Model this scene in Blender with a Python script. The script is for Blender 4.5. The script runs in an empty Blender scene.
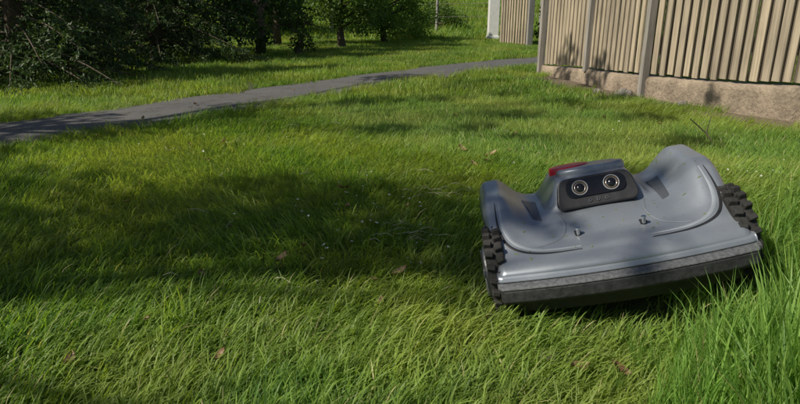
import bpy, math, random
import numpy as np
from mathutils import Vector, Matrix, Euler
random.seed(4); rng=np.random.default_rng(7)
S=bpy.context.scene; COL=S.collection
def sstep(a,b,x):
    t=np.clip((np.asarray(x,float)-a)/(b-a),0,1); return t*t*(3-2*t)
# ---------------------------------------------------------------- materials
def mat(name):
    m=bpy.data.materials.new(name); m.use_nodes=True
    nt=m.node_tree; b=nt.nodes['Principled BSDF']; return m,nt,b
def noise(nt,scale,detail=4,coord='pos',rough=.6):
    n=nt.nodes.new('ShaderNodeTexNoise'); n.inputs['Scale'].default_value=scale; n.inputs['Detail'].default_value=detail
    n.inputs['Roughness'].default_value=rough
    if coord=='pos':
        g=nt.nodes.new('ShaderNodeNewGeometry'); nt.links.new(g.outputs['Position'],n.inputs['Vector'])
    else:
        g=nt.nodes.new('ShaderNodeTexCoord'); nt.links.new(g.outputs['Object'],n.inputs['Vector'])
    return n
def ramp(nt,src,stops):
    r=nt.nodes.new('ShaderNodeValToRGB'); e=r.color_ramp.elements
    while len(e)<len(stops): e.new(.5)
    for i,(p,c) in enumerate(stops): e[i].position=p; e[i].color=(*c,1)
    nt.links.new(src,r.inputs[0]); return r
def mixc(nt,fac,a,b,mode='MIX'):
    m=nt.nodes.new('ShaderNodeMix'); m.data_type='RGBA'; m.blend_type=mode
    for v,i in ((fac,0),(a,6),(b,7)):
        if isinstance(v,bpy.types.NodeSocket): nt.links.new(v,m.inputs[i])
        elif i==0: m.inputs[0].default_value=v
        else: m.inputs[i].default_value=(*v,1)
    return m.outputs[2]
def bump(nt,b,src,strength=.4,dist=.01):
    n=nt.nodes.new('ShaderNodeBump'); n.inputs['Strength'].default_value=strength; n.inputs['Distance'].default_value=dist
    nt.links.new(src,n.inputs['Height']); nt.links.new(n.outputs[0],b.inputs['Normal'])
def simple(name,c,rough=.5,metal=0,var=.15,scale=30,bmp=0,coord='obj'):
    m,nt,b=mat(name); n=noise(nt,scale,5,coord)
    d=tuple(x*(1-var) for x in c); u=tuple(min(1,x*(1+var)) for x in c)
    r=ramp(nt,n.outputs[0],[(.3,d),(.7,u)]); nt.links.new(r.outputs[0],b.inputs['Base Color'])
    b.inputs['Roughness'].default_value=rough; b.inputs['Metallic'].default_value=metal
    if bmp: bump(nt,b,n.outputs[0],bmp,.004)
    return m
def leafmat(name,dark,light,dry=None,dryamt=.06,trans=.35,rough=.5,patch=None,big=None):
    m,nt,b=mat(name)
    at=nt.nodes.new('ShaderNodeAttribute'); at.attribute_name='rnd'
    r=[(0,dark),(1,light)]
    if dry: r=[(0,dark),(.8,light),(1-dryamt,light),(min(1,1-dryamt+.01),dry)]
    c=ramp(nt,at.outputs['Fac'],r).outputs[0]
    if patch:
        n=noise(nt,patch[0],3); f=ramp(nt,n.outputs[0],[(.42,(0,0,0)),(.66,(1,1,1))])
        c=mixc(nt,f.outputs[0],c,mixc(nt,.6,c,patch[1]))
    oi=nt.nodes.new('ShaderNodeObjectInfo')
    mr=nt.nodes.new('ShaderNodeMapRange'); mr.inputs[3].default_value=.80; mr.inputs[4].default_value=1.20
    nt.links.new(oi.outputs['Random'],mr.inputs[0])
    cv=nt.nodes.new('ShaderNodeCombineColor')
    for i in range(3): nt.links.new(mr.outputs[0],cv.inputs[i])
    c=mixc(nt,1.0,c,cv.outputs[0],'MULTIPLY')
    nt.links.new(c,b.inputs['Base Color']); b.inputs['Roughness'].default_value=rough
    b.inputs['Specular IOR Level'].default_value=.35
    t=nt.nodes.new('ShaderNodeBsdfTranslucent'); tc=mixc(nt,1.0,c,(1.7,1.65,.65),'MULTIPLY'); nt.links.new(tc,t.inputs[0])
    ms=nt.nodes.new('ShaderNodeMixShader'); ms.inputs[0].default_value=trans
    nt.links.new(b.outputs[0],ms.inputs[1]); nt.links.new(t.outputs[0],ms.inputs[2])
    nt.links.new(ms.outputs[0],nt.nodes['Material Output'].inputs[0]); return m
M={}
M['grass']=leafmat('grass_blades',(.068,.155,.030),(.22,.345,.060),dry=(.48,.43,.24),dryamt=.03,trans=.46,patch=(1.3,(.36,.39,.09)))
M['tall']=leafmat('tall_grass_blades',(.11,.23,.045),(.27,.43,.10),dry=(.48,.43,.22),dryamt=.05,trans=.45)
M['leafdark']=leafmat('dark_foliage',(.02,.045,.012),(.075,.14,.030),trans=.35)
M['leaf']=leafmat('foliage',(.045,.09,.018),(.13,.22,.042),trans=.4)
M['leaflight']=leafmat('light_foliage',(.09,.17,.03),(.22,.35,.07),trans=.45)
M['needle']=leafmat('conifer_needles',(.02,.045,.016),(.085,.14,.04),trans=.18)
M['dead']=leafmat('dry_leaf',(.16,.09,.05),(.34,.22,.13),trans=.1)
M['petal']=leafmat('petal',(.5,.5,.48),(.75,.75,.75),trans=.2)
M['bark']=simple('bark',(.09,.07,.05),.9,0,.4,25,.8)
m,nt,b=mat('lawn_soil'); n1=noise(nt,.9,5); n2=noise(nt,60,6)
c1=ramp(nt,n2.outputs[0],[(.3,(.03,.04,.014)),(.6,(.07,.085,.03)),(.8,(.12,.11,.06))]).outputs[0]
c2=ramp(nt,n2.outputs[0],[(.3,(.08,.06,.04)),(.7,(.24,.19,.13))]).outputs[0]
at=nt.nodes.new('ShaderNodeAttribute'); at.attribute_name='soil'
nt.links.new(mixc(nt,at.outputs['Fac'],c1,c2),b.inputs['Base Color']); b.inputs['Roughness'].default_value=.95; bump(nt,b,n2.outputs[0],.8,.02); M['ground']=m
m,nt,b=mat('asphalt'); n1=noise(nt,2.2,5); n2=noise(nt,220,3); n4=noise(nt,14,6)
c=mixc(nt,.5,ramp(nt,n1.outputs[0],[(.3,(.055,.055,.06)),(.7,(.13,.125,.12))]).outputs[0],ramp(nt,n2.outputs[0],[(.35,(.03,.03,.03)),(.7,(.24,.23,.22))]).outputs[0])
c=mixc(nt,ramp(nt,n4.outputs[0],[(.55,(0,0,0)),(.68,(.8,.8,.8))]).outputs[0],c,(.05,.045,.03))
nt.links.new(c,b.inputs['Base Color']); b.inputs['Roughness'].default_value=.85; bump(nt,b,n2.outputs[0],.6,.004); M['asphalt']=m
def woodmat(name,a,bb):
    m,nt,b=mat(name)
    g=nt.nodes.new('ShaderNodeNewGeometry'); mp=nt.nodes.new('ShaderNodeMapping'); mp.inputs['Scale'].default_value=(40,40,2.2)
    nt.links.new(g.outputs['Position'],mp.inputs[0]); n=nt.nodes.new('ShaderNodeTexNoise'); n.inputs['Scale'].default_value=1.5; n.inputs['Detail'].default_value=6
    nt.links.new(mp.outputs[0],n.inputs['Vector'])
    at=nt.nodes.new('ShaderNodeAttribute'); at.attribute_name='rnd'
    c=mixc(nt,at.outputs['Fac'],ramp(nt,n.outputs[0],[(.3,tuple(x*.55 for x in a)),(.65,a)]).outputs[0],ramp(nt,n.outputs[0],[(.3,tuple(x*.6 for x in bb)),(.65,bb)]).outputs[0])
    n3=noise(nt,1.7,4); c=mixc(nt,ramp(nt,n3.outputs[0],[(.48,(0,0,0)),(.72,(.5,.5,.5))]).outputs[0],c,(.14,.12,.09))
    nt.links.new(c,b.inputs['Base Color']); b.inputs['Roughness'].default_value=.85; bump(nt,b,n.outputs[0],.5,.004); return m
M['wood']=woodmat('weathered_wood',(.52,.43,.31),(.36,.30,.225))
M['woodshade']=woodmat('weathered_wood_shaded',(.17,.135,.10),(.10,.08,.06))  # darker copy of the wood: shade between the slats put into the colour
M['post']=woodmat('grey_post',(.38,.35,.32),(.31,.29,.27))
m,nt,b=mat('rough_concrete'); n1=noise(nt,5,8); n2=noise(nt,45,6)
c=mixc(nt,.5,ramp(nt,n1.outputs[0],[(.35,(.14,.11,.08)),(.65,(.43,.34,.25))]).outputs[0],ramp(nt,n2.outputs[0],[(.3,(.17,.13,.1)),(.7,(.44,.36,.27))]).outputs[0])
nt.links.new(c,b.inputs['Base Color']); b.inputs['Roughness'].default_value=.95; bump(nt,b,n2.outputs[0],1,.015); M['concrete']=m
M['white']=simple('white_paint',(.7,.7,.68),.6,0,.1,8)
m,nt,b=mat('silver_paint'); n1=noise(nt,7,6,'obj'); n2=noise(nt,900,2,'obj')
c=ramp(nt,n1.outputs[0],[(.3,(.215,.24,.28)),(.7,(.27,.295,.335))]).outputs[0]
n5=noise(nt,55,8,'obj'); c=mixc(nt,ramp(nt,n5.outputs[0],[(.60,(0,0,0)),(.72,(.4,.4,.4))]).outputs[0],c,(.14,.14,.12)); nt.links.new(c,b.inputs['Base Color'])
nt.links.new(ramp(nt,n1.outputs[0],[(.35,(.34,)*3),(.7,(.46,)*3)]).outputs[0],b.inputs['Roughness'])
b.inputs['Metallic'].default_value=.42; b.inputs['Coat Weight'].default_value=.2; b.inputs['Coat Roughness'].default_value=.18; bump(nt,b,n2.outputs[0],.04,.001); M['silver']=m
M['black']=simple('black_plastic',(.018,.018,.02),.45,0,.3,60,.1)
M['rubber']=simple('rubber_tread',(.022,.021,.02),.8,0,.5,40,.4)
M['dirtyplastic']=simple('bumper_rubber',(.022,.023,.025),.7,0,.6,60,.5)
M['darkgrey']=simple('dark_grey_plastic',(.06,.065,.075),.4,0,.15,20)
M['lightgrey']=simple('grey_plastic',(.3,.33,.37),.4,.2,.1,20)
M['dustygrey']=simple('dusty_bumper_top',(.085,.09,.098),.7,0,.45,110,.5)
M['glossblack']=simple('gloss_black',(.008,.008,.01),.08,0,.2,20)
M['red']=simple('red_plastic',(.45,.012,.03),.35,0,.1,20)
M['metal']=simple('bright_metal',(.65,.65,.65),.25,1,.1,20)
M['amber']=simple('lens_interior',(.16,.10,.05),.15,.6,.4,60)
M['rock']=simple('rock',(.2,.18,.16),.9,0,.4,20,.8)
# ---------------------------------------------------------------- mesh helpers
def mkobj(name,V,F,mats,parent=None,midx=None,rnd=None,smooth=False,link=True,extra=None):
    me=bpy.data.meshes.new(name); me.from_pydata(V.tolist() if hasattr(V,'tolist') else V,[],F); 
    for k in (mats if isinstance(mats,(list,tuple)) else [mats]): me.materials.append(k)
    if midx is not None: me.polygons.foreach_set('material_index',np.asarray(midx,np.int32))
    if rnd is not None:
        a=me.attributes.new('rnd','FLOAT','POINT'); a.data.foreach_set('value',np.asarray(rnd,np.float32))
    if extra:
        for k,v in extra.items():
            a=me.attributes.new(k,'FLOAT','POINT'); a.data.foreach_set('value',np.asarray(v,np.float32))
    if smooth: me.polygons.foreach_set('use_smooth',[True]*len(me.polygons))
    me.update(); o=bpy.data.objects.new(name,me)
    if link: COL.objects.link(o)
    if parent: o.parent=parent
    return o
def empty(name,loc=(0,0,0),rot=(0,0,0)):
    e=bpy.data.objects.new(name,None); e.location=loc; e.rotation_euler=rot; e.empty_display_size=.1; COL.objects.link(e); return e
class B:
    def __init__(s): s.V=[];s.F=[];s.m=[];s.r=[]
    def add(s,V,F,mi=0,r=None):
        o=len(s.V); s.V+= [tuple(v) for v in V]; s.F+=[tuple(i+o for i in f) for f in F]; s.m+=[mi]*len(F)
        s.r+=[(random.random() if r is None else r)]*len(V)
    def box(s,c,sz,rot=None,mi=0,taper=1):
        V=[]
        for z in(-1,1):
            for x,y in((-1,-1),(1,-1),(1,1),(-1,1)):
                k=taper if z>0 else 1
                V.append(Vector((x*sz[0]/2*k,y*sz[1]/2*k,z*sz[2]/2)))
        R=rot.to_3x3() if rot is not None else Matrix.Identity(3)
        s.add([R@v+Vector(c) for v in V],[(3,2,1,0),(4,5,6,7),(0,1,5,4),(1,2,6,5),(2,3,7,6),(3,0,4,7)],mi)
    def tube(s,P,R,n=8,mi=0,cap=True):
        P=[Vector(p) for p in P]; V=[];F=[]
        for i,p in enumerate(P):
            d=(P[min(i+1,len(P)-1)]-P[max(i-1,0)]).normalized()
            a=d.orthogonal().normalized()
            if i>0: a=(pa-d*pa.dot(d)).normalized()
            bb=d.cross(a); pa=a
            for k in range(n):
                t=2*math.pi*k/n; V.append(p+(a*math.cos(t)+bb*math.sin(t))*R[i])
        for i in range(len(P)-1):
            for k in range(n): F.append((i*n+k,i*n+(k+1)%n,(i+1)*n+(k+1)%n,(i+1)*n+k))
        if cap: F.append(tuple(range(n))[::-1]); F.append(tuple((len(P)-1)*n+k for k in range(n)))
        s.add(V,F,mi)
    def obj(s,name,mats,parent=None,smooth=False,bevel=0,seg=2,angle=True):
        o=mkobj(name,s.V,s.F,mats,parent,s.m,s.r,smooth)
        if bevel:
            bv=o.modifiers.new('bevel','BEVEL'); bv.width=bevel; bv.segments=seg; bv.limit_method='ANGLE'
        return o
# ---------------------------------------------------------------- terrain
def gh(x,y):
    x=np.asarray(x,float); y=np.asarray(y,float)
    z=.125*sstep(.22,.85,x)*(1-sstep(1.3,2.0,x))*sstep(.98,1.45,y)*(1-sstep(1.7,2.6,y))
    z=z+.008*np.sin(x*4.1+1)*np.sin(y*3.3)*(1-sstep(5,8,y))
    z=z+sstep(13,75,y)*6.0+.25*np.sin(x*.2)*sstep(12,30,y)
    return z
PN=np.array([(-9,-3.6),(-4.2,1.0),(-2.02,2.80),(-1.33,3.72),(0,5.80),(1.0,7.0),(1.77,7.75),(3.2,8.7),(6,9.6),(12,10.6)])
PF=np.array([(-10,-2.9),(-4.9,1.5),(-2.52,3.50),(-1.75,4.80),(0,7.30),(1.1,8.7),(2.28,9.7),(3.6,10.5),(6,11.3),(12,12.3)])
POLY=np.vstack([PN,PF[::-1]])
def inpoly(x,y,P):
    ins=np.zeros(len(x),bool); n=len(P)
    for i in range(n):
        x1,y1=P[i]; x2,y2=P[(i+1)%n]
        c=((y1>y)!=(y2>y)); 
        with np.errstate(all='ignore'): xi=(x2-x1)*(y-y1)/(y2-y1+1e-12)+x1
        ins^= c&(x<xi)
    return ins
def segdist(x,y,P):
    d=np.full(x.shape,1e9)
    for (x1,y1),(x2,y2) in zip(P[:-1],P[1:]):
        L=(x2-x1)**2+(y2-y1)**2; t=np.clip(((x-x1)*(x2-x1)+(y-y1)*(y2-y1))/L,0,1)
        d=np.minimum(d,np.hypot(x-x1-t*(x2-x1),y-y1-t*(y2-y1)))
    return d
FEN=[(1.68,6.88),(2.07,4.88),(2.56,3.70),(3.55,1.35),(4.3,-.6)]
def warp(n,L,k): a=np.linspace(-1,1,n); return L*np.sinh(k*a)/np.sinh(k)
gx=warp(240,120,7); gy=warp(260,140,7.2)+2.0
X,Y=np.meshgrid(gx,gy); Z=gh(X,Y); nx,ny=len(gx),len(gy)
V=np.stack([X.ravel(),Y.ravel(),Z.ravel()],1)
F=[(j*nx+i,j*nx+i+1,(j+1)*nx+i+1,(j+1)*nx+i) for j in range(ny-1) for i in range(nx-1)]
soil=1-sstep(.15,.75,segdist(V[:,0],V[:,1],FEN)); 
mkobj('ground',V,F,M['ground'],smooth=True,extra={'soil':soil})
def resample(P,n):
    P=np.array(P,float); d=np.r_[0,np.cumsum(np.hypot(*np.diff(P,axis=0).T))]; t=np.linspace(0,d[-1],n)
    xs=np.interp(t,d,P[:,0]); ys=np.interp(t,d,P[:,1])
    k=np.ones(7)/7
    for _ in range(2):
        xs[3:-3]=np.convolve(xs,k,'valid'); ys[3:-3]=np.convolve(ys,k,'valid')
    return xs,ys
n=140; ax,ay=resample(PN,n); bx,by=resample(PF,n)
V=[];F=[]
for i in range(n):
    for k in range(6):
        f=k/5; x=ax[i]*(1-f)+bx[i]*f; y=ay[i]*(1-f)+by[i]*f
        V.append((x,y,float(gh(x,y))+.012+.012*math.sin(math.pi*f)))
for i in range(n-1):
    for k in range(5): F.append((i*6+k,(i+1)*6+k,(i+1)*6+k+1,i*6+k+1))
mkobj('asphalt_path',V,F,M['asphalt'],smooth=True)
# ---------------------------------------------------------------- grass blades
def blades(n,rad,hmin,hmax,w,leanmin,leanmax,az_mean=0,az_sd=1.2,curl=.6,square=False):
    r=rad*np.sqrt(rng.random(n)); a=rng.random(n)*2*np.pi
    bx=r*np.cos(a); by=r*np.sin(a)
    L=hmin+(hmax-hmin)*rng.random(n)**1.3; az=az_mean+az_sd*rng.standard_normal(n)
    lean=leanmin+(leanmax-leanmin)*rng.random(n); W=w*(.6+.8*rng.random(n))
    tw=rng.normal(0,.7,n)
    V=np.zeros((n,9,3)); px,py,pz=bx.copy(),by.copy(),np.full(n,-.005)
    ang=lean*.4; fs=[0,.3,.6,.85,1.0]; wf=[.8,1,.8,.45,0]
    for k in range(5):
        if k>0:
            ds=(fs[k]-fs[k-1])*L; px=px+np.sin(ang)*np.cos(az)*ds; py=py+np.sin(ang)*np.sin(az)*ds; pz=pz+np.cos(ang)*ds
            ang=np.minimum(ang+curl*lean*(fs[k]),1.9); 
            pz=np.maximum(pz,.004)
        wx=-np.sin(az+tw)*W*wf[k]/2; wy=np.cos(az+tw)*W*wf[k]/2
        if k<4:
            V[:,2*k]=np.stack([px-wx,py-wy,pz],1); V[:,2*k+1]=np.stack([px+wx,py+wy,pz],1)
        else: V[:,8]=np.stack([px,py,pz],1)
    F=[]
    for i in range(n):
        o=9*i; F+=[(o,o+1,o+3,o+2),(o+2,o+3,o+5,o+4),(o+4,o+5,o+7,o+6),(o+6,o+7,o+8)]
    return V.reshape(-1,3),F,np.repeat(rng.random(n),9)
def gcoll(name,mk,count,material):
    c=bpy.data.collections.new(name)
    for i in range(count):
        V,F,r=mk(i); o=mkobj(name+'_tuft',V,F,material,rnd=r,smooth=True,link=False); c.objects.link(o)
    return c
c_lawn=gcoll('lawn_grass_tufts',lambda i:blades(600,.17,.025,.085,.0026,.75,1.9,0,.7,.5),7,M['grass'])
c_far=gcoll('meadow_grass_tufts',lambda i:blades(380,.30,.04,.11,.007,.3,1.2,0,1.5,.5),4,M['grass'])
c_med=gcoll('clump_grass_tufts',lambda i:blades(46,.035,.06,.15,.0036,.2,1.4,0,2,.6),5,M['grass'])
c_tall=gcoll('tall_grass_tufts',lambda i:blades(28,.035,.14,.34,.0046,.05,.75,0,2,.6),6,M['tall'])
def scatter(name,coll,x,y,rot,scl,tilt=.0,nsrc=5):
    n=len(x); z=gh(x,y); me=bpy.data.meshes.new(name); me.from_pydata(np.stack([x,y,z],1).tolist(),[],[])
    a=me.attributes.new('rot','FLOAT_VECTOR','POINT'); a.data.foreach_set('vector',np.stack([rng.normal(0,tilt+1e-4,n),rng.normal(0,tilt+1e-4,n),rot],1).astype(np.float32).ravel())
    a=me.attributes.new('scl','FLOAT','POINT'); a.data.foreach_set('value',scl.astype(np.float32))
    a=me.attributes.new('idx','INT','POINT'); a.data.foreach_set('value',rng.integers(0,nsrc,n).astype(np.int32))
    o=bpy.data.objects.new(name,me); COL.objects.link(o)
    g=bpy.data.node_groups.new(name,'GeometryNodeTree')
    g.interface.new_socket('Geometry',in_out='INPUT',socket_type='NodeSocketGeometry'); g.interface.new_socket('Geometry',in_out='OUTPUT',socket_type='NodeSocketGeometry')
    N=g.nodes; gi=N.new('NodeGroupInput'); go=N.new('NodeGroupOutput'); ip=N.new('GeometryNodeInstanceOnPoints'); ci=N.new('GeometryNodeCollectionInfo')
    ci.inputs['Collection'].default_value=coll; ci.inputs['Separate Children'].default_value=True; ci.inputs['Reset Children'].default_value=True
    ip.inputs['Pick Instance'].default_value=True
    def na(nm,t):
        q=N.new('GeometryNodeInputNamedAttribute'); q.data_type=t; q.inputs[0].default_value=nm
        return [s for s in q.outputs if s.enabled and s.name=='Attribute'][0]
    g.links.new(gi.outputs[0],ip.inputs['Points']); g.links.new(ci.outputs[0],ip.inputs['Instance'])
    g.links.new(na('rot','FLOAT_VECTOR'),ip.inputs['Rotation']); g.links.new(na('scl','FLOAT'),ip.inputs['Scale']); g.links.new(na('idx','INT'),ip.inputs['Instance Index'])
    g.links.new(ip.outputs[0],go.inputs[0]); md=o.modifiers.new('scatter','NODES'); md.node_group=g; return o
def jgrid(x0,x1,y0,y1,d):
    a,b_=np.meshgrid(np.arange(x0,x1,d),np.arange(y0,y1,d)); a=a.ravel()+rng.uniform(-.5,.5,a.size)*d; b_=b_.ravel()+rng.uniform(-.5,.5,b_.size)*d; return a,b_
def field(x,y): return .8*np.sin(x*1.9+.7*np.sin(y*2.3))+1.1*np.cos(y*1.6+x*.8)+.5*np.sin(x*5+y*4)
MWX,MWY,MWR=.512,1.335,math.radians(-5.5)
def undermower(x,y,m=0):
    dx=x-MWX;dy=y-MWY; u=dx*math.cos(MWR)+dy*math.sin(MWR); v=-dx*math.sin(MWR)+dy*math.cos(MWR)
    return (np.abs(u)<.24+m)&(v<.2+m)&(v>-.27-m)
def keep(x,y,mp=.0,mf=.12):
    k=~inpoly(x,y,POLY)
    return k&(segdist(x,y,FEN)>mf)&~undermower(x,y,-.02)
x,y=jgrid(-3.4,3.6,.1,4.6,.127); k=keep(x,y)&(np.abs(x)<.9*y+.9)
dn=segdist(x,y,FEN); bare=np.exp(-(((x-1.35)/.4)**2+((y-4.1)/.7)**2))
k&=(rng.random(len(x))<(sstep(.1,.75,dn)*.95+.07)*(1-.6*bare))
x,y=x[k],y[k]; scatter('lawn_grass',c_lawn,x,y,field(x,y)+rng.normal(0,.4,len(x)),rng.uniform(.75,1.25,len(x)),.05,7)
x,y=jgrid(-7,7,4.6,16,.26); k=keep(x,y)&(rng.random(len(x))<sstep(.1,.8,segdist(x,y,FEN))+.06); x,y=x[k],y[k]
scatter('lawn_grass',c_far,x,y,rng.uniform(0,6.3,len(x)),rng.uniform(.6,1.0,len(x)),.05,4)
x,y=jgrid(-26,30,16,62,.75); scatter('meadow_grass',c_far,x,y,rng.uniform(0,6.3,len(x)),rng.uniform(1.6,3.2,len(x)),.05,4)
x,y=jgrid(-2.6,3,.4,6,.17); f=np.sin(x*3+y*2)+np.sin(y*4.7-x*2.2); k=keep(x,y)&~undermower(x,y,.06)&(rng.random(len(x))<.10+.15*(f>.6)+.4*sstep(.7,1.2,x)*(y<2.2)); x,y=x[k],y[k]
scatter('grass_clumps',c_med,x,y,rng.uniform(0,6.3,len(x)),rng.uniform(.45,.95,len(x)),.1)
xs=[];ys=[]
for P,s in((PN,1),(PF,-1)):
    qx,qy=resample(P,500)
    xs.append(qx+rng.normal(.02*s,.035,500)); ys.append(qy+rng.normal(-.02*s,.035,500))
x=np.concatenate(xs);y=np.concatenate(ys); scatter('grass_verge',c_med,x,y,rng.uniform(0,6.3,len(x)),rng.uniform(.4,.8,len(x)),.1)
# tall grass beside the mower
pts=[]
while len(pts)<380:
    a=random.uniform(.34,1.75); q=random.uniform(.62,1.9)
    w=math.exp(-((a-.67)/.17)**2-((q-.84)/.13)**2)+.28*math.exp(-((a-1.0)/.2)**2-((q-1.12)/.22)**2)
    if random.random()<w and not undermower(a,q,.07): pts.append((a,q))
p=np.array(pts)
hs=rng.uniform(.40,1.05,len(p))*(1-.6*sstep(.64,.40,p[:,0]))*(1-.35*np.exp(-((p[:,0]-.62)/.15)**2-((p[:,1]-1.0)/.12)**2))*(1-.45*sstep(.95,1.2,p[:,1]))
scatter('tall_grass',c_tall,p[:,0],p[:,1],rng.uniform(0,6.3,len(p)),hs*1.06,.14,6)
# ---------------------------------------------------------------- foliage
def leaves(centers,radii,counts,size,asp=.55,droop=0,shell=.35):
    Vs=[];n=0
    for c,r,k in zip(centers,radii,counts):
        d=rng.standard_normal((k,3)); d/=np.linalg.norm(d,axis=1)[:,None]
        rr=(rng.random(k)**shell)[:,None]; p=np.array(c)+d*rr*np.array(r)
        u=rng.standard_normal((k,3)); u[:,2]-=droop; u/=np.linalg.norm(u,axis=1)[:,None]
        w=np.cross(u,rng.standard_normal((k,3))); w/=np.linalg.norm(w,axis=1)[:,None]
        s=(size*(.6+.8*rng.random(k)))[:,None]
        Vs.append(np.stack([p-u*s*.5,p+w*s*asp*.5-u*s*.05,p+u*s*.5,p-w*s*asp*.5-u*s*.05],1).reshape(-1,3)); n+=k
    V=np.vstack(Vs); return V,[(4*i,4*i+1,4*i+2,4*i+3) for i in range(n)],np.repeat(rng.random(n),4)
def tree(name,base,H,clumps,material,size,dens=1,trunk=.09,asp=.55):
    bz=float(gh(*base)); e=empty(name,(base[0],base[1],bz))
    t=B(); cs=[(c[0]-base[0],c[1]-base[1],c[2]-bz) for c in clumps]
    sway=random.uniform(-.1,.1)
    pts=[(sway*math.sin(i*1.3),sway*math.cos(i*1.7)-sway,H*i/6) for i in range(7)]; pts[0]=(0,0,-.1)
    t.tube(pts,[trunk*(1.25 if i==0 else 1)*(1-.13*i) for i in range(7)],9)
    for c in cs:
        zi=max(.15,min(c[2]*.75,H*.9)); i=min(5,int(zi/H*6)); f=zi/H*6-i
        s=Vector(pts[i]).lerp(Vector(pts[i+1]),f); q=Vector(c); mid=s.lerp(q,.5)+Vector((0,0,.08*(q-s).length))
        t.tube([s,mid,q],[trunk*.4,trunk*.22,trunk*.08],6)
        for _ in range(3):
            d=Vector((random.gauss(0,1),random.gauss(0,1),random.gauss(0,.6))).normalized()*.3
            t.tube([mid.lerp(q,.4),q+d],[trunk*.14,trunk*.04],4)
    t.obj('trunk',[M['bark']],e,True)
    rad=[c[3] for c in clumps]; cnt=[int(dens*2200*r*r/(size/.09)**2) for r in rad]
    V,F,r=leaves(cs,[np.ones(3)*q for q in rad],cnt,size,asp)
    mkobj('crown',V,F,material,e,rnd=r); return e
EL=math.radians(44); sd=Vector((-.9,-.43)).normalized(); ct=1/math.tan(EL)
def up(gx_,gy_,h): return (gx_+sd.x*ct*h, gy_+sd.y*ct*h, h)
A=[]; 
for (tx,ty,r,h) in [(-2.1,1.85,.5,3.3),(-1.5,2.05,.42,3.6),(-1.0,1.68,.34,3.4),(-.6,1.98,.40,3.9),(-.35,1.64,.30,3.5),(-.05,1.93,.37,4.2),(.25,1.66,.30,3.7),(.66,1.72,.26,4.0),
        (.30,1.42,.14,4.1),(-1.6,1.58,.2,3.5),(-2.6,2.2,.5,3.3),(-.08,1.47,.15,3.2),(.52,1.42,.12,3.6),(.80,1.50,.10,3.8),(.70,1.20,.06,3.9),
        (-1.2,.50,.22,3.1),(-.75,.66,.12,3.4),(-.42,.58,.13,3.2),(-.05,.66,.11,3.3),(.22,.62,.08,3.5),(.98,1.95,.18,4.4)]:
    A.append((*up(tx,ty,h),r))
tree('shade_tree',(-4.3,-.1),3.9,A,M['leaf'],.085,1.25,.08)
A=[]
for (tx,ty,r,h) in [(-1.7,3.15,.24,3.4),(-.1,3.3,.19,3.9),(.45,3.35,.13,3.7),(.75,3.8,.2,4.2),(-1.0,4.2,.28,3.5),(-.2,4.4,.22,3.8),(.4,4.5,.18,4.1),(.9,4.8,.16,4.5),(1.0,5.8,.2,4.6),(0,6.3,.34,4.0),(1.5,2.95,.17,3.4),(1.6,3.7,.15,3.7),
        (-2.3,3.6,.40,3.4),(1.9,6.4,.24,4.0),(1.95,5.7,.2,3.4),(1.3,4.4,.16,3.4),(1.75,4.6,.16,3.7),(-1.8,2.65,.18,3.3),(-2.3,2.9,.28,3.6),(2.35,4.3,.08,3.8)]:
    A.append((*up(tx,ty,h),r))
tree('shade_tree',(-4.6,2.1),3.9,A,M['leaf'],.085,1.15,.08)
# --- conifers
def conifer(name,base,H,R,z0=.1,nb=150,material=None,seed=0):
    rr=np.random.default_rng(seed); bz=float(gh(*base)); e=empty(name,(base[0],base[1],bz)); t=B()
    t.tube([(0,0,-.1),(0.02,0,H*.3),(0,.02,H*.7),(0,0,H)],[.11,.09,.05,.01],8)
    Vs=[];k=0
    for i in range(nb):
        f=(i+rr.random())/nb; z=z0+(H-z0)*f**1.35; L=R*(1-f*.92)*rr.uniform(.65,1.15); a=i*2.4+rr.random()
        d=np.array([math.cos(a),math.sin(a),0]); P=[]
        for j in range(7):
            g=j/6; P.append(np.array([0,0,z])+d*L*g+np.array([0,0,L*(.10*g-.42*g*g+.12*g**3)]))
        t.tube([tuple(p) for p in P],[.014*(1-.8*j/6) for j in range(7)],4)
        for j in range(30):
            g=.15+.85*rr.random(); q=g*6; jj=min(5,int(q)); p=P[jj]*(1-(q-jj))+P[jj+1]*(q-jj)
            sd_=np.cross(d,[0,0,1])*(1 if rr.random()<.5 else -1); tl=L*.33*(1.15-g)+.06
            tdir=d*.6+sd_*rr.uniform(.3,1)+np.array([0,0,-rr.uniform(.1,.9)]); tdir/=np.linalg.norm(tdir)
            m_=18; s=rr.random(m_)[:,None]*tl; c=p+tdir*s
            u=tdir*.9+rr.standard_normal((m_,3))*.65; u/=np.linalg.norm(u,axis=1)[:,None]
            w=np.cross(u,rr.standard_normal((m_,3))); w/=np.linalg.norm(w,axis=1)[:,None]
            l=rr.uniform(.03,.07,m_)[:,None]; Vs.append(np.stack([c,c+u*l*.5+w*.007,c+u*l,c+u*l*.5-w*.007],1).reshape(-1,3)); k+=m_
    t.obj('trunk',[M['bark']],e,True); V=np.vstack(Vs)
    mkobj('needles',V,[(4*i,4*i+1,4*i+2,4*i+3) for i in range(k)],M['needle'],e,rnd=np.repeat(rng.random(k),4)); return e
conifer('spruce_tree',(-3.8,6.0),3.4,1.75,.16,150,seed=1)
conifer('spruce_tree',(-5.9,6.6),3.6,1.9,.1,170,seed=2)
conifer('spruce_tree',(-3.4,8.4),3.6,1.6,.2,130,seed=3)
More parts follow.
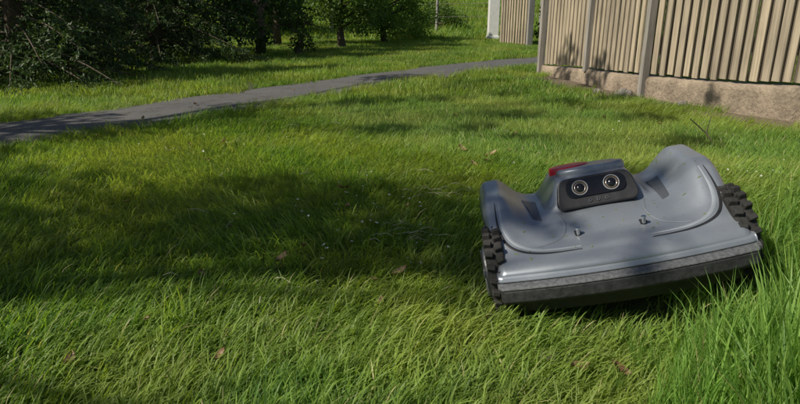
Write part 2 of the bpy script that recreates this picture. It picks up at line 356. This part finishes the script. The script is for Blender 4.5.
def rndtree(name,base,H,R,material,size,n=22,zlo=.25,dens=1,trunk=.08):
    C=[]
    for i in range(n):
        a=random.random()*6.283; z=zlo+(H-zlo)*random.random()**.9; k=math.sqrt(max(.05,1-((z/H-.45)/.62)**2)); r=R*k*math.sqrt(random.random())*.85
        C.append((base[0]+r*math.cos(a),base[1]+r*math.sin(a),float(gh(*base))+z,random.uniform(.18,.40)*R))
    return tree(name,base,H*.9,C,material,size,dens,trunk)
rndtree('leafy_tree',(-2.3,9.8),2.8,1.2,M['leafdark'],.07,24,.3)
rndtree('leafy_tree',(-4.6,9.5),3.2,1.6,M['leafdark'],.08,22,.4)
rndtree('round_shrub',(-1.15,12.0),2.3,1.1,M['leaf'],.055,28,.15)
rndtree('round_shrub',(-.35,14.4),2.2,1.2,M['leaflight'],.06,24,.2)
rndtree('leafy_tree',(-2.6,12.8),3.5,1.6,M['leafdark'],.09,24,.3)
rndtree('small_shrub',(.25,15.8),.75,.8,M['leaflight'],.05,14,.15)
rndtree('small_shrub',(1.2,18.5),.8,.9,M['leaf'],.05,12,.15)
rndtree('small_shrub',(-1.65,9.9),.6,.45,M['leaf'],.05,10,.12)
rndtree('small_shrub',(3.6,14.2),3.0,.75,M['leafdark'],.07,30,.1)
C=[];Rr=[];K=[]
for i in range(150):
    f=random.random(); x=-16+14.2*f+random.gauss(0,.5); y=11+8*f+random.gauss(0,1.1); z=random.uniform(.3,3.3); r=random.uniform(.45,.9)
    C.append((x,y,z)); Rr.append(np.array([r,r,r*.8])); K.append(int(900*r*r))
for i in range(50):
    x=random.uniform(-30,40); y=66+random.gauss(0,3); r=random.uniform(2,3.5); C.append((x,y,float(gh(x,y))+r*.8)); Rr.append(np.array([r,r,r])); K.append(500)
V,F,r=leaves(C[:150],Rr[:150],K[:150],.13,.6); mkobj('woodland',V,F,M['leafdark'],rnd=r)
V,F,r=leaves(C[150:],Rr[150:],K[150:],.6,.6); mkobj('distant_trees',V,F,M['leaf'],rnd=r)
# ---------------------------------------------------------------- fence
def fence(name,P,tops,H,pitch=.112,posts=(),base=True):
    e=empty(name,(P[0][0],P[0][1],0)); o=Vector((P[0][0],P[0][1],0))
    fb=B();bk=B();ps=B();cb=B();rl=B()
    for si in range(len(P)-1):
        a=Vector((*P[si],0)); c=Vector((*P[si+1],0)); d=c-a; L=d.length; d.normalize(); nrm=Vector((-d.y,d.x,0)); 
        if nrm.x>0: nrm=-nrm
        R=Matrix((d,nrm,Vector((0,0,1)))).transposed()
        n_=int(L/pitch)
        for i in range(n_):
            s=(i+.5)*L/n_; f=s/L; zt=tops[si]*(1-f)+tops[si+1]*f; p=a+d*s-o; g=float(gh(*(a+d*s).xy))
            hh=H+random.uniform(-.006,.006); jit=random.uniform(-.004,.004)
            Rj=R@Matrix.Rotation(random.gauss(0,.004),3,'Y')
            fb.box(p+nrm*(.014+random.uniform(0,.003))+d*jit+Vector((0,0,g+zt+.012+hh/2+random.uniform(0,.012))),(L/n_*random.uniform(.58,.70),.018,hh),Rj)
            bk.box(p+d*L/n_*.5-nrm*.012+Vector((0,0,g+zt+.015+hh/2)),(L/n_*.62,.016,hh-.02),R)
        for zz in(.25,H*.55,H-.2):
            mid=(a+c)/2-o
            rl.box(mid-nrm*.045+Vector((0,0,(tops[si]+tops[si+1])/2+zz)),(L,.045,.08),R)
        if base:
            N=max(2,int(L/.06)); V=[];F=[]
            for i in range(N+1):
                f=i/N; p=a+d*L*f-o; zt=tops[si]*(1-f)+tops[si+1]*f; g=float(gh(*(a+d*L*f).xy)); j=lambda: random.uniform(-.009,.009)
                for (u_,z_) in((.058,-.1),(.063,zt*.25),(.06,zt*.5),(.058,zt*.75),(.052,zt-.015),(.036,zt),(-.09,zt),(-.1,-.1)):
                    V.append(p+nrm*(u_+j())+Vector((0,0,g+z_+(j()*.5 if z_>0 else 0))))
            for i in range(N):
                for k in range(7): F.append((i*8+k,(i+1)*8+k,(i+1)*8+k+1,i*8+k+1))
            F+=[tuple(range(8)),tuple(N*8+k for k in range(8))[::-1]]
            cb.add(V,F)
    for (x,y,w,z0) in posts:
        ps.box(Vector((x,y,0))-o+Vector((-.035,-.006,z0+(H+.15)/2)),(w,w*.7,H+.15-.0),Matrix.Rotation(.25,3,'Z'))
    fb.obj('front_boards',[M['wood']],e,bevel=.002,seg=1); bk.obj('back_boards',[M['woodshade']],e); rl.obj('rails',[M['woodshade']],e)
    if posts: ps.obj('posts',[M['post']],e,bevel=.004)
    if base: cb.obj('concrete_base',[M['concrete']],e,True)
    return e
fence('wooden_fence',FEN,[.10,.17,.22,.25,.25],1.75,.078,[(1.66,6.9,.07,.0),(1.865,5.86,.06,.12),(2.04,4.88,.065,.0),(3.52,1.35,.065,.05)])
fence('wooden_fence',[(2.30,13.9),(2.76,12.9)],[.03,.03],1.75,.10,[(2.78,12.84,.12,0)],base=False)
b_=B(); b_.box((0,0,.8),(.26,.26,1.6)); b_.box((0,0,1.63),(.34,.34,.06)); b_.box((0,0,.05),(.3,.3,.12))
o=b_.obj('white_gate_pillar',[M['white']],None,bevel=.01); o.location=(2.36,15.4,float(gh(2.36,15.4)))
b_=B()
for i in range(-4,9):
    x=1.05+i*3.0; y=17.5+.15*i; z=float(gh(x,y)); b_.tube([(x,y,z-.1),(x+.02,y,z+1.35)],[.04,.035],8)
for hz in(.5,.85,1.2):
    b_.tube([(1.05+i*3.0,17.5+.15*i-.05,float(gh(1.05+i*3.0,17.5+.15*i))+hz) for i in range(-4,9)],[.006]*13,4)
b_.obj('wire_field_fence',[M['post']])
# ---------------------------------------------------------------- robot mower
SC=.86
MW=empty('robot_lawn_mower',(MWX,MWY,.055),(math.radians(-5),math.radians(-13),MWR)); MW.scale=(SC,SC,SC)
Lf=.56
def Wd(t): return .306+.013*sstep(.1,.5,t)-.02*sstep(.75,1,t)
def zs(x,y):
    x=np.asarray(x,float);y=np.asarray(y,float)
    t=(y+.28)/Lf; s=np.abs(x)/Wd(t)
    z=.128+.068*sstep(-.05,.55,t)+.010*sstep(.5,.8,t)-.05*sstep(.8,1.05,t)
    A=.074*sstep(.02,.48,t)*(1-.35*sstep(.75,1,t))
    z=z+A*np.exp(-(np.maximum(0,.84-s)/.17)**2)
    z=z+.012*np.exp(-(x/.13)**2)*sstep(.0,.35,t)
    q=np.clip((s-.92)/.08,0,1); z=z-(.03+.012*sstep(.1,.5,t))*(1-np.sqrt(1-q*q*.985))
    q=np.clip((.07-t)/.07,0,1); z=z-.028*(1-np.sqrt(1-q*q*.98))
    dw=1-sstep(.088,.150,np.abs(x)-.02*(y-.0))
    z=z+.070*dw*sstep(-.052,-.004,y)*(1-.9*sstep(.12,.27,y))
    return z
u_=np.linspace(-1,1,171); u_=np.sign(u_)*(1-(1-np.abs(u_))**1.45); tt=np.linspace(0,1,121)**1.0
V=[];
for t in tt:
    W=Wd(t)
    for s in u_:
        y=-.28+Lf*t; x=s*W; V.append((x,y+.022*s*s*(1-t),float(zs(x,y))))
nx=len(u_); F=[(j*nx+i,j*nx+i+1,(j+1)*nx+i+1,(j+1)*nx+i) for j in range(len(tt)-1) for i in range(nx-1)]
sh=mkobj('body_shell',V,F,M['silver'],MW,smooth=True); so=sh.modifiers.new('s','SOLIDIFY'); so.thickness=.006; so.offset=-1
for sx in(-1,1):
    V=[];F=[];N=50
    for i in range(N+1):
        t=.02+.96*i/N; y=-.28+Lf*t; x=Wd(t); zt=float(zs(x*.999,y)); zb=max(.10,zt-.045-.03*math.sin(math.pi*t))
        yy=y+.022*(1-t)
        for (xx,zz) in((x-.001,zt+.001),(x+.002,zt-.010),(x-.002,zb),(x-.010,zb),(x-.010,zt-.006)): V.append((sx*xx,yy,zz))
    for i in range(N):
        for k in range(4):
            f=(i*5+k,(i+1)*5+k,(i+1)*5+k+1,i*5+k+1); F.append(f if sx<0 else f[::-1])
    mkobj('side_skirt',V,F,M['darkgrey'],MW,smooth=True)
def sweep(name,prof,mt,hw=.3,n=60,smooth=True,curve=1):
    V=[];F=[]; m_=len(prof)
    for i in range(n+1):
        s=-1+2*i/n; e=math.sqrt(max(0,1-max(0,(abs(s)-.96)/.04)**2))*.5+.5
        for (y,z) in prof: V.append((s*hw,-.28+.022*s*s*curve+(y if y>0 else y*e),z+ .004*s*s))
    for i in range(n):
        for k in range(m_): F.append((i*m_+k,i*m_+(k+1)%m_,(i+1)*m_+(k+1)%m_,(i+1)*m_+k))
    F+=[tuple(range(m_)),tuple(n*m_+k for k in range(m_))[::-1]]
    o=mkobj(name,V,F,mt,MW,smooth=False); bv=o.modifiers.new('b','BEVEL'); bv.width=.003; bv.segments=2; bv.limit_method='ANGLE'; return o
sweep('front_lip',[(-.003,.104),(-.007,.094),(.02,.090),(.03,.112),(.004,.11)],M['silver'],.306)
sweep('bumper_top',[(-.010,.0925),(-.028,.087),(-.031,.081),(.02,.080),(.03,.0905)],M['dustygrey'],.309)
sweep('bumper',[(-.030,.0795),(-.030,.050),(-.018,.040),(.02,.040),(.03,.0785)],M['dirtyplastic'],.306)
sweep('bumper_underside_shade',[(-.006,.0385),(.006,.006),(.03,.0),(.05,.0385)],M['black'],.27)  # black underside flap, carried lower to stand for the shade beneath the mower
b_=B(); b_.box((0,.02,.08),(.42,.42,.07)); b_.box((0,.03,.03),(.42,.40,.07)); b_.obj('chassis',[M['black']],MW,bevel=.012)
b_=B(); b_.tube([(0,.02,-.02),(0,.02,.0)],[.11,.11],32); b_.obj('cutting_disc',[M['darkgrey']],MW)
def conform(name,corners,mt,off=.002,n=14):
    (a,b1,c,d)=[np.array(q) for q in corners]; V=[];F=[]
    for j in range(n+1):
        for i in range(n+1):
            u=i/n;v=j/n; p=(a*(1-u)+b1*u)*(1-v)+(d*(1-u)+c*u)*v; edge=min(u,1-u,v,1-v)
            V.append((p[0],p[1],float(zs(*p))+off*(1 if edge>0 else -1)))
    for j in range(n):
        for i in range(n): F.append((j*(n+1)+i,j*(n+1)+i+1,(j+1)*(n+1)+i+1,(j+1)*(n+1)+i))
    return mkobj(name,V,F,mt,MW,smooth=True)
for sx in(-1,1):
    conform('side_vent',[(sx*.160,-.075),(sx*.182,-.065),(sx*.200,.095),(sx*.158,.085)],M['darkgrey'],.003)
def strip(name,pts,w,mt,off=.0016):
    P=[Vector((*p,0)) for p in pts]; V=[];F=[]; C=[]
    for i in range(len(P)-1):
        p0=P[max(i-1,0)];p1=P[i];p2=P[i+1];p3=P[min(i+2,len(P)-1)]
        for k in range(14):
            t=k/14; C.append(.5*((2*p1)+(-p0+p2)*t+(2*p0-5*p1+4*p2-p3)*t*t+(-p0+3*p1-3*p2+p3)*t**3))
    C.append(P[-1])
    for i,p in enumerate(C):
        d=(C[min(i+1,len(C)-1)]-C[max(i-1,0)]).normalized(); nn=Vector((-d.y,d.x,0)); ww=w*min(1,3*min(i,len(C)-1-i)/len(C)+.25)
        for k in(-1,0,1):
            q=p+nn*ww*.5*k; t=(q.y+.28)/Lf; V.append((q.x,q.y+.022*(q.x/.3)**2*(1-t),float(zs(q.x,q.y))+(off if k==0 else off*.3)))
    for i in range(len(C)-1):
        for k in(0,1): F.append((i*3+k,i*3+k+1,(i+1)*3+k+1,(i+1)*3+k))
    return mkobj(name,V,F,mt,MW,smooth=True)
for sx in(-1,1):
    strip('panel_line',[(sx*.279,-.06),(sx*.279,-.15),(sx*.25,-.203),(sx*.18,-.222),(sx*.085,-.228)],.008,M['black'],.0022)
    strip('panel_trim',[(sx*.267,-.06),(sx*.267,-.142),(sx*.240,-.190),(sx*.18,-.208),(sx*.085,-.216)],.010,M['lightgrey'],.003)
    strip('bonnet_crease',[(sx*.12,-.05),(sx*.105,-.11),(sx*.125,-.165),(sx*.19,-.195)],.006,M['silver'],.003)
    x=sx*.082;y=-.165; z=float(zs(x,y)); b_=B()
    b_.box((x,y+.004,z+.003),(.016,.020,.008),mi=0); b_.tube([(x,y-.004,z+.002),(x,y-.009,z+.018)],[.0055,.0048],12,mi=1); b_.tube([(x,y-.009,z+.018),(x,y-.0095,z+.021)],[.0065,.0065],12,mi=1)
    b_.obj('sensor_pin',[M['black'],M['metal']],MW,bevel=.001)
tilt=math.radians(60)
pc=Vector((0,-.042,.241)); ex=Vector((1,0,0)); ey=Vector((0,math.cos(tilt),math.sin(tilt))); ez=ex.cross(ey)
def rslab(w,h,r,c0,th,n=8,topw=1):
    ring=[]
    for (cx,cy,a0) in((w/2-r,h/2-r,0),(-w/2+r,h/2-r,90),(-w/2+r,-h/2+r,180),(w/2-r,-h/2+r,270)):
        for k in range(n+1):
            a=math.radians(a0+90*k/n); px,py=cx+r*math.cos(a),cy+r*math.sin(a); ring.append((px*(topw+(1-topw)*(.5-py/h)),py))
    V=[pc+ex*(p[0]+c0[0])+ey*(p[1]+c0[1])+ez*(c0[2]) for p in ring]+[pc+ex*(p[0]+c0[0])+ey*(p[1]+c0[1])+ez*(c0[2]+th) for p in ring]; N=len(ring)
    return V,[tuple(range(N))[::-1],tuple(range(N,2*N))]+[(k,(k+1)%N,N+(k+1)%N,N+k) for k in range(N)]
b_=B(); b_.add(*rslab(.226,.088,.026,(0,-.002,-.035),.038,topw=.86)); b_.obj('visor_housing',[M['black']],MW,bevel=.004)
b_=B(); b_.add(*rslab(.160,.052,.020,(0,.008,.0032),.004)); b_.obj('visor_glass',[M['glossblack']],MW,bevel=.0015)
def ring(b,c,r0,r1,z0,z1,mi,n=32):
    V=[]
    for (r,z) in((r1,z0),(r1,z1),(r0,z1),(r0,z0)):
        for k in range(n):
            a=2*math.pi*k/n; V.append(pc+ex*(c[0]+r*math.cos(a))+ey*(c[1]+r*math.sin(a))+ez*z)
    F=[(i*n+k,i*n+(k+1)%n,(i+1)*n+(k+1)%n,(i+1)*n+k) for i in range(3) for k in range(n)]; b.add(V,F,mi)
def disc(b,c,r,z,mi,n=32,dome=0):
    V=[];F=[]; m_=5
    for j in range(m_+1):
        rr_=r*(1-j/m_)+1e-4
        for k in range(n):
            a=2*math.pi*k/n; V.append(pc+ex*(c[0]+rr_*math.cos(a))+ey*(c[1]+rr_*math.sin(a))+ez*(z+dome*(1-(rr_/r)**2)))
    for j in range(m_):
        for k in range(n): F.append((j*n+k,j*n+(k+1)%n,(j+1)*n+(k+1)%n,(j+1)*n+k))
    b.add(V,F,mi)
for sx in(-1,1):
    b_=B(); c=(sx*.042,.008)
    ring(b_,c,.0195,.0214,.0073,.0100,0); ring(b_,c,.0135,.0146,.0073,.0090,2); disc(b_,c,.0195,.0078,1); disc(b_,c,.0125,.0085,3,dome=.005)
    b_.obj('camera_lens',[M['lightgrey'],M['amber'],M['metal'],M['glossblack']],MW,True)
b_=B()
for i,xx in enumerate((-.022,.0,.022)): ring(b_,(xx,-.031),.0025,.0045,.003,.0055,0,16); disc(b_,(xx,-.031),.0027,.0045,1,16)
b_.obj('small_sensors',[M['darkgrey'],M['glossblack']],MW,True)
def ell(name,cx,cy,rx,ry,z0,z1,mt,tl=0,n=48,rnd_=.006):
    V=[];F=[];rows=[(1,z0),(1,z1-rnd_),(.985,z1-rnd_*.5),(.95,z1-rnd_*.15),(.85,z1),(.4,z1+.001),(.01,z1+.0015)]
    for (k_,z) in rows:
        for k in range(n):
            a=2*math.pi*k/n; sx_=np.sign(math.cos(a))*abs(math.cos(a))**.8; x=cx+rx*k_*sx_; y=cy+ry*k_*math.sin(a); V.append((x,y,z+tl*(y-cy)))
    for j in range(len(rows)-1):
        for k in range(n): F.append((j*n+k,j*n+(k+1)%n,(j+1)*n+(k+1)%n,(j+1)*n+k))
    return mkobj(name,V,F,mt,MW,smooth=True)
ell('top_plate',.008,.058,.096,.042,.265,.291,M['silver'],-.05,rnd_=.01)
ell('stop_button',-.045,.098,.058,.042,.25,.293,M['red'],-.05)
def wheel(name,cx,cy,cz,r,w,sx):
    b_=B(); P=[];R_=[]
    for (xx,rr_) in((-.5,.80),(-.46,.88),(-.3,.9),(.3,.9),(.46,.88),(.5,.80)): P.append((cx+xx*w,cy,cz)); R_.append(rr_*r)
    b_.tube(P,R_,40,0)
    N=22
    for k in range(N):
        a=2*math.pi*k/N
        for q,off in((-.25,0),(.25,math.pi/N)):
            aa=a+off; rt=Matrix.Rotation(aa,3,'X'); 
            b_.box(Vector((cx+q*w,cy,cz))+rt@Vector((0,0,r*.935)),(w*.46,r*.13,r*.13),rt@Matrix.Rotation(.25*(1 if q>0 else -1),3,'Z'),0,.8)
    o=cx+sx*w*.5
    b_.tube([(o-sx*.002,cy,cz),(o+sx*.006,cy,cz),(o+sx*.008,cy,cz)],[r*.62,r*.6,r*.5],32,1)
    for k in range(5):
        rt=Matrix.Rotation(2*math.pi*k/5,3,'X'); b_.box(Vector((o+sx*.010,cy,cz))+rt@Vector((0,0,r*.32)),(.006,r*.12,r*.42),rt,1)
    b_.tube([(o,cy,cz),(o+sx*.014,cy,cz)],[r*.16,r*.14],20,1)
    b_.obj(name,[M['rubber'],M['darkgrey']],MW,bevel=.0015,seg=1)
for sx in(-1,1):
    wheel('front_wheel',sx*.303,-.125,.082,.125,.050,sx); wheel('rear_wheel',sx*.292,.16,.080,.108,.046,sx)
    b_=B(); b_.box((sx*.25,.03,.09),(.03,.38,.04)); b_.obj('side_frame',[M['darkgrey']],MW,bevel=.008)
V=[];F=[];r=[]
for i in range(60):
    x=random.uniform(-.27,.27); y=random.uniform(-.25,.2); a=random.random()*6.28; L=random.uniform(.006,.016)
    if abs(x)<.13 and y>-.08: continue
    o=len(V); dx,dy=math.cos(a)*L/2,math.sin(a)*L/2; wx,wy=-dy/L*.0022,dx/L*.0022
    for (px,py) in((x-dx,y-dy),(x+wx,y+wy),(x+dx,y+dy),(x-wx,y-wy)): V.append((px,py+.022*(px/.3)**2*(1-(py+.28)/Lf),float(zs(px,py))+.0022))
    F.append((o,o+1,o+2,o+3)); r+=[random.random()]*4
mkobj('grass_clippings',V,F,M['grass'],MW,rnd=r)
# ---------------------------------------------------------------- small things
def litter(name,pts,size,mt,asp=.55,lift=.03,flat=.25):
    V=[];F=[];r=[]
    for (x,y,s,a) in pts:
        z=float(gh(x,y))+lift; L=size*s; u=Vector((math.cos(a),math.sin(a),random.gauss(0,flat))).normalized(); w=Vector((-math.sin(a),math.cos(a),random.gauss(0,flat))).normalized(); n_=u.cross(w); p=Vector((x,y,z)); o=len(V)
        for f,ww,cz in((-.5,.03,0.1),(-.25,.4,.02),(.1,.5,0),(.35,.3,.06),(.5,.02,.16)):
            for k in(-1,0,1): V.append(p+u*L*f+w*L*asp*ww*k+n_*L*(cz+.18*abs(k)))
        for i in range(4):
            for k in range(2): F.append((o+i*3+k,o+i*3+k+1,o+(i+1)*3+k+1,o+(i+1)*3+k))
        r+=[random.random()]*15
    return mkobj(name,V,F,mt,rnd=r,smooth=True)
lp=[(.42,2.62,1.2,.3),(.38,2.5,.9,1.2),(.30,2.75,1,2.2),(-.0,1.36,.8,.4),(.33,.93,.7,.2),(.36,1.02,.5,2.5),(.62,3.1,1,1),(-.9,2.9,1,.4),(-1.05,2.85,.8,2)]
for i in range(60):
    y=random.uniform(.8,5.5); x=random.uniform(-.6*y-.1,min(1.9,.65*y)); lp.append((x,y,random.uniform(.3,.8),random.random()*6))
litter('fallen_leaves',[q for q in lp if not undermower(q[0],q[1],.15)],.055,M['dead'])
pp=[]
for i in range(220):
    cx,cy=random.choice([(-.05,1.62),(.12,2.05),(1.3,2.3),(1.5,2.1),(1.0,2.5),(-.9,2.9),(.9,3.3),(.1,1.9),(1.2,1.9)]); pp.append((random.gauss(cx,.22),random.gauss(cy,.2),random.uniform(.4,1.0),random.random()*6))
litter('fallen_petals',[q for q in pp if not undermower(q[0],q[1],.15)],.014,M['petal'],.7,.042)
b_=B()
for i in range(60):
    if i<26: cx,cy=[(-.03,1.60),(.10,2.02)][i%2]; x=random.gauss(cx,.07); y=random.gauss(cy,.04); a=random.gauss(.1,.3)
    else: y=random.uniform(1.0,3.6); x=random.uniform(-.65*y,.65*y); a=random.gauss(.1,.9)
    L=random.uniform(.03,.08); z=float(gh(x,y))+random.uniform(.035,.05)
    if undermower(x,y,.15): continue
    b_.tube([(x,y,z),(x+L*.5*math.cos(a),y+L*.5*math.sin(a),z+.006),(x+L*math.cos(a),y+L*math.sin(a),z-.004)],[.0010,.0010,.0006],4)
b_.obj('dry_stalks',[simple('straw',(.40,.37,.27),.8,0,.3,20)])
b_=B(); b_.tube([(1.63,2.94,0),(1.58,2.97,.07),(1.50,3.0,.14)],[.004,.0035,.002],6); b_.tube([(1.58,2.97,.07),(1.62,3.02,.15)],[.003,.0015],5); b_.obj('twig',[M['bark']])
def rock(loc,s):
    V=[];F=[];n=14;m_=9
    for j in range(m_+1):
        for i in range(n):
            th=math.pi*j/m_;ph=2*math.pi*i/n; k=1+.22*math.sin(3*ph+2*th+loc[0]*9)+.12*math.sin(5*th+ph*2); V.append((s*k*math.sin(th)*math.cos(ph),s*.8*k*math.sin(th)*math.sin(ph),s*.6*k*math.cos(th)))
    F=[(j*n+i,j*n+(i+1)%n,(j+1)*n+(i+1)%n,(j+1)*n+i) for j in range(m_) for i in range(n)]
    o=mkobj('rock',V,F,M['rock'],smooth=True); o.location=(loc[0],loc[1],float(gh(*loc))+s*.25)
rock((1.82,4.75),.085); rock((1.72,5.15),.05); rock((2.1,4.35),.045); rock((.30,1.00),.022)
# ---------------------------------------------------------------- light, sky, camera
W=bpy.data.worlds.new('World'); S.world=W; W.use_nodes=True; nt=W.node_tree; bg=nt.nodes['Background']; sk=nt.nodes.new('ShaderNodeTexSky')
sk.sky_type='NISHITA'; sk.sun_disc=False; sk.sun_elevation=EL; sk.sun_rotation=math.atan2(sd.x,sd.y); nt.links.new(sk.outputs[0],bg.inputs[0]); bg.inputs[1].default_value=.068
l=bpy.data.lights.new('sun','SUN'); l.energy=5; l.angle=math.radians(.53); l.color=(1,.93,.78); lo=bpy.data.objects.new('sun',l); COL.objects.link(lo)
tosun=Vector((sd.x*math.cos(EL),sd.y*math.cos(EL),math.sin(EL))); lo.rotation_euler=tosun.to_track_quat('Z','Y').to_euler(); lo.location=(-8,-2,9)
cd=bpy.data.cameras.new('camera'); cd.lens=26.2; cd.sensor_width=36; cd.clip_start=.05; cd.clip_end=500
co=bpy.data.objects.new('camera',cd); co.location=(0,0,.65); co.rotation_euler=(math.radians(90-17.8),0,0); COL.objects.link(co); S.camera=co
S.view_settings.view_transform='Standard'; S.view_settings.look='None'; S.view_settings.exposure=0
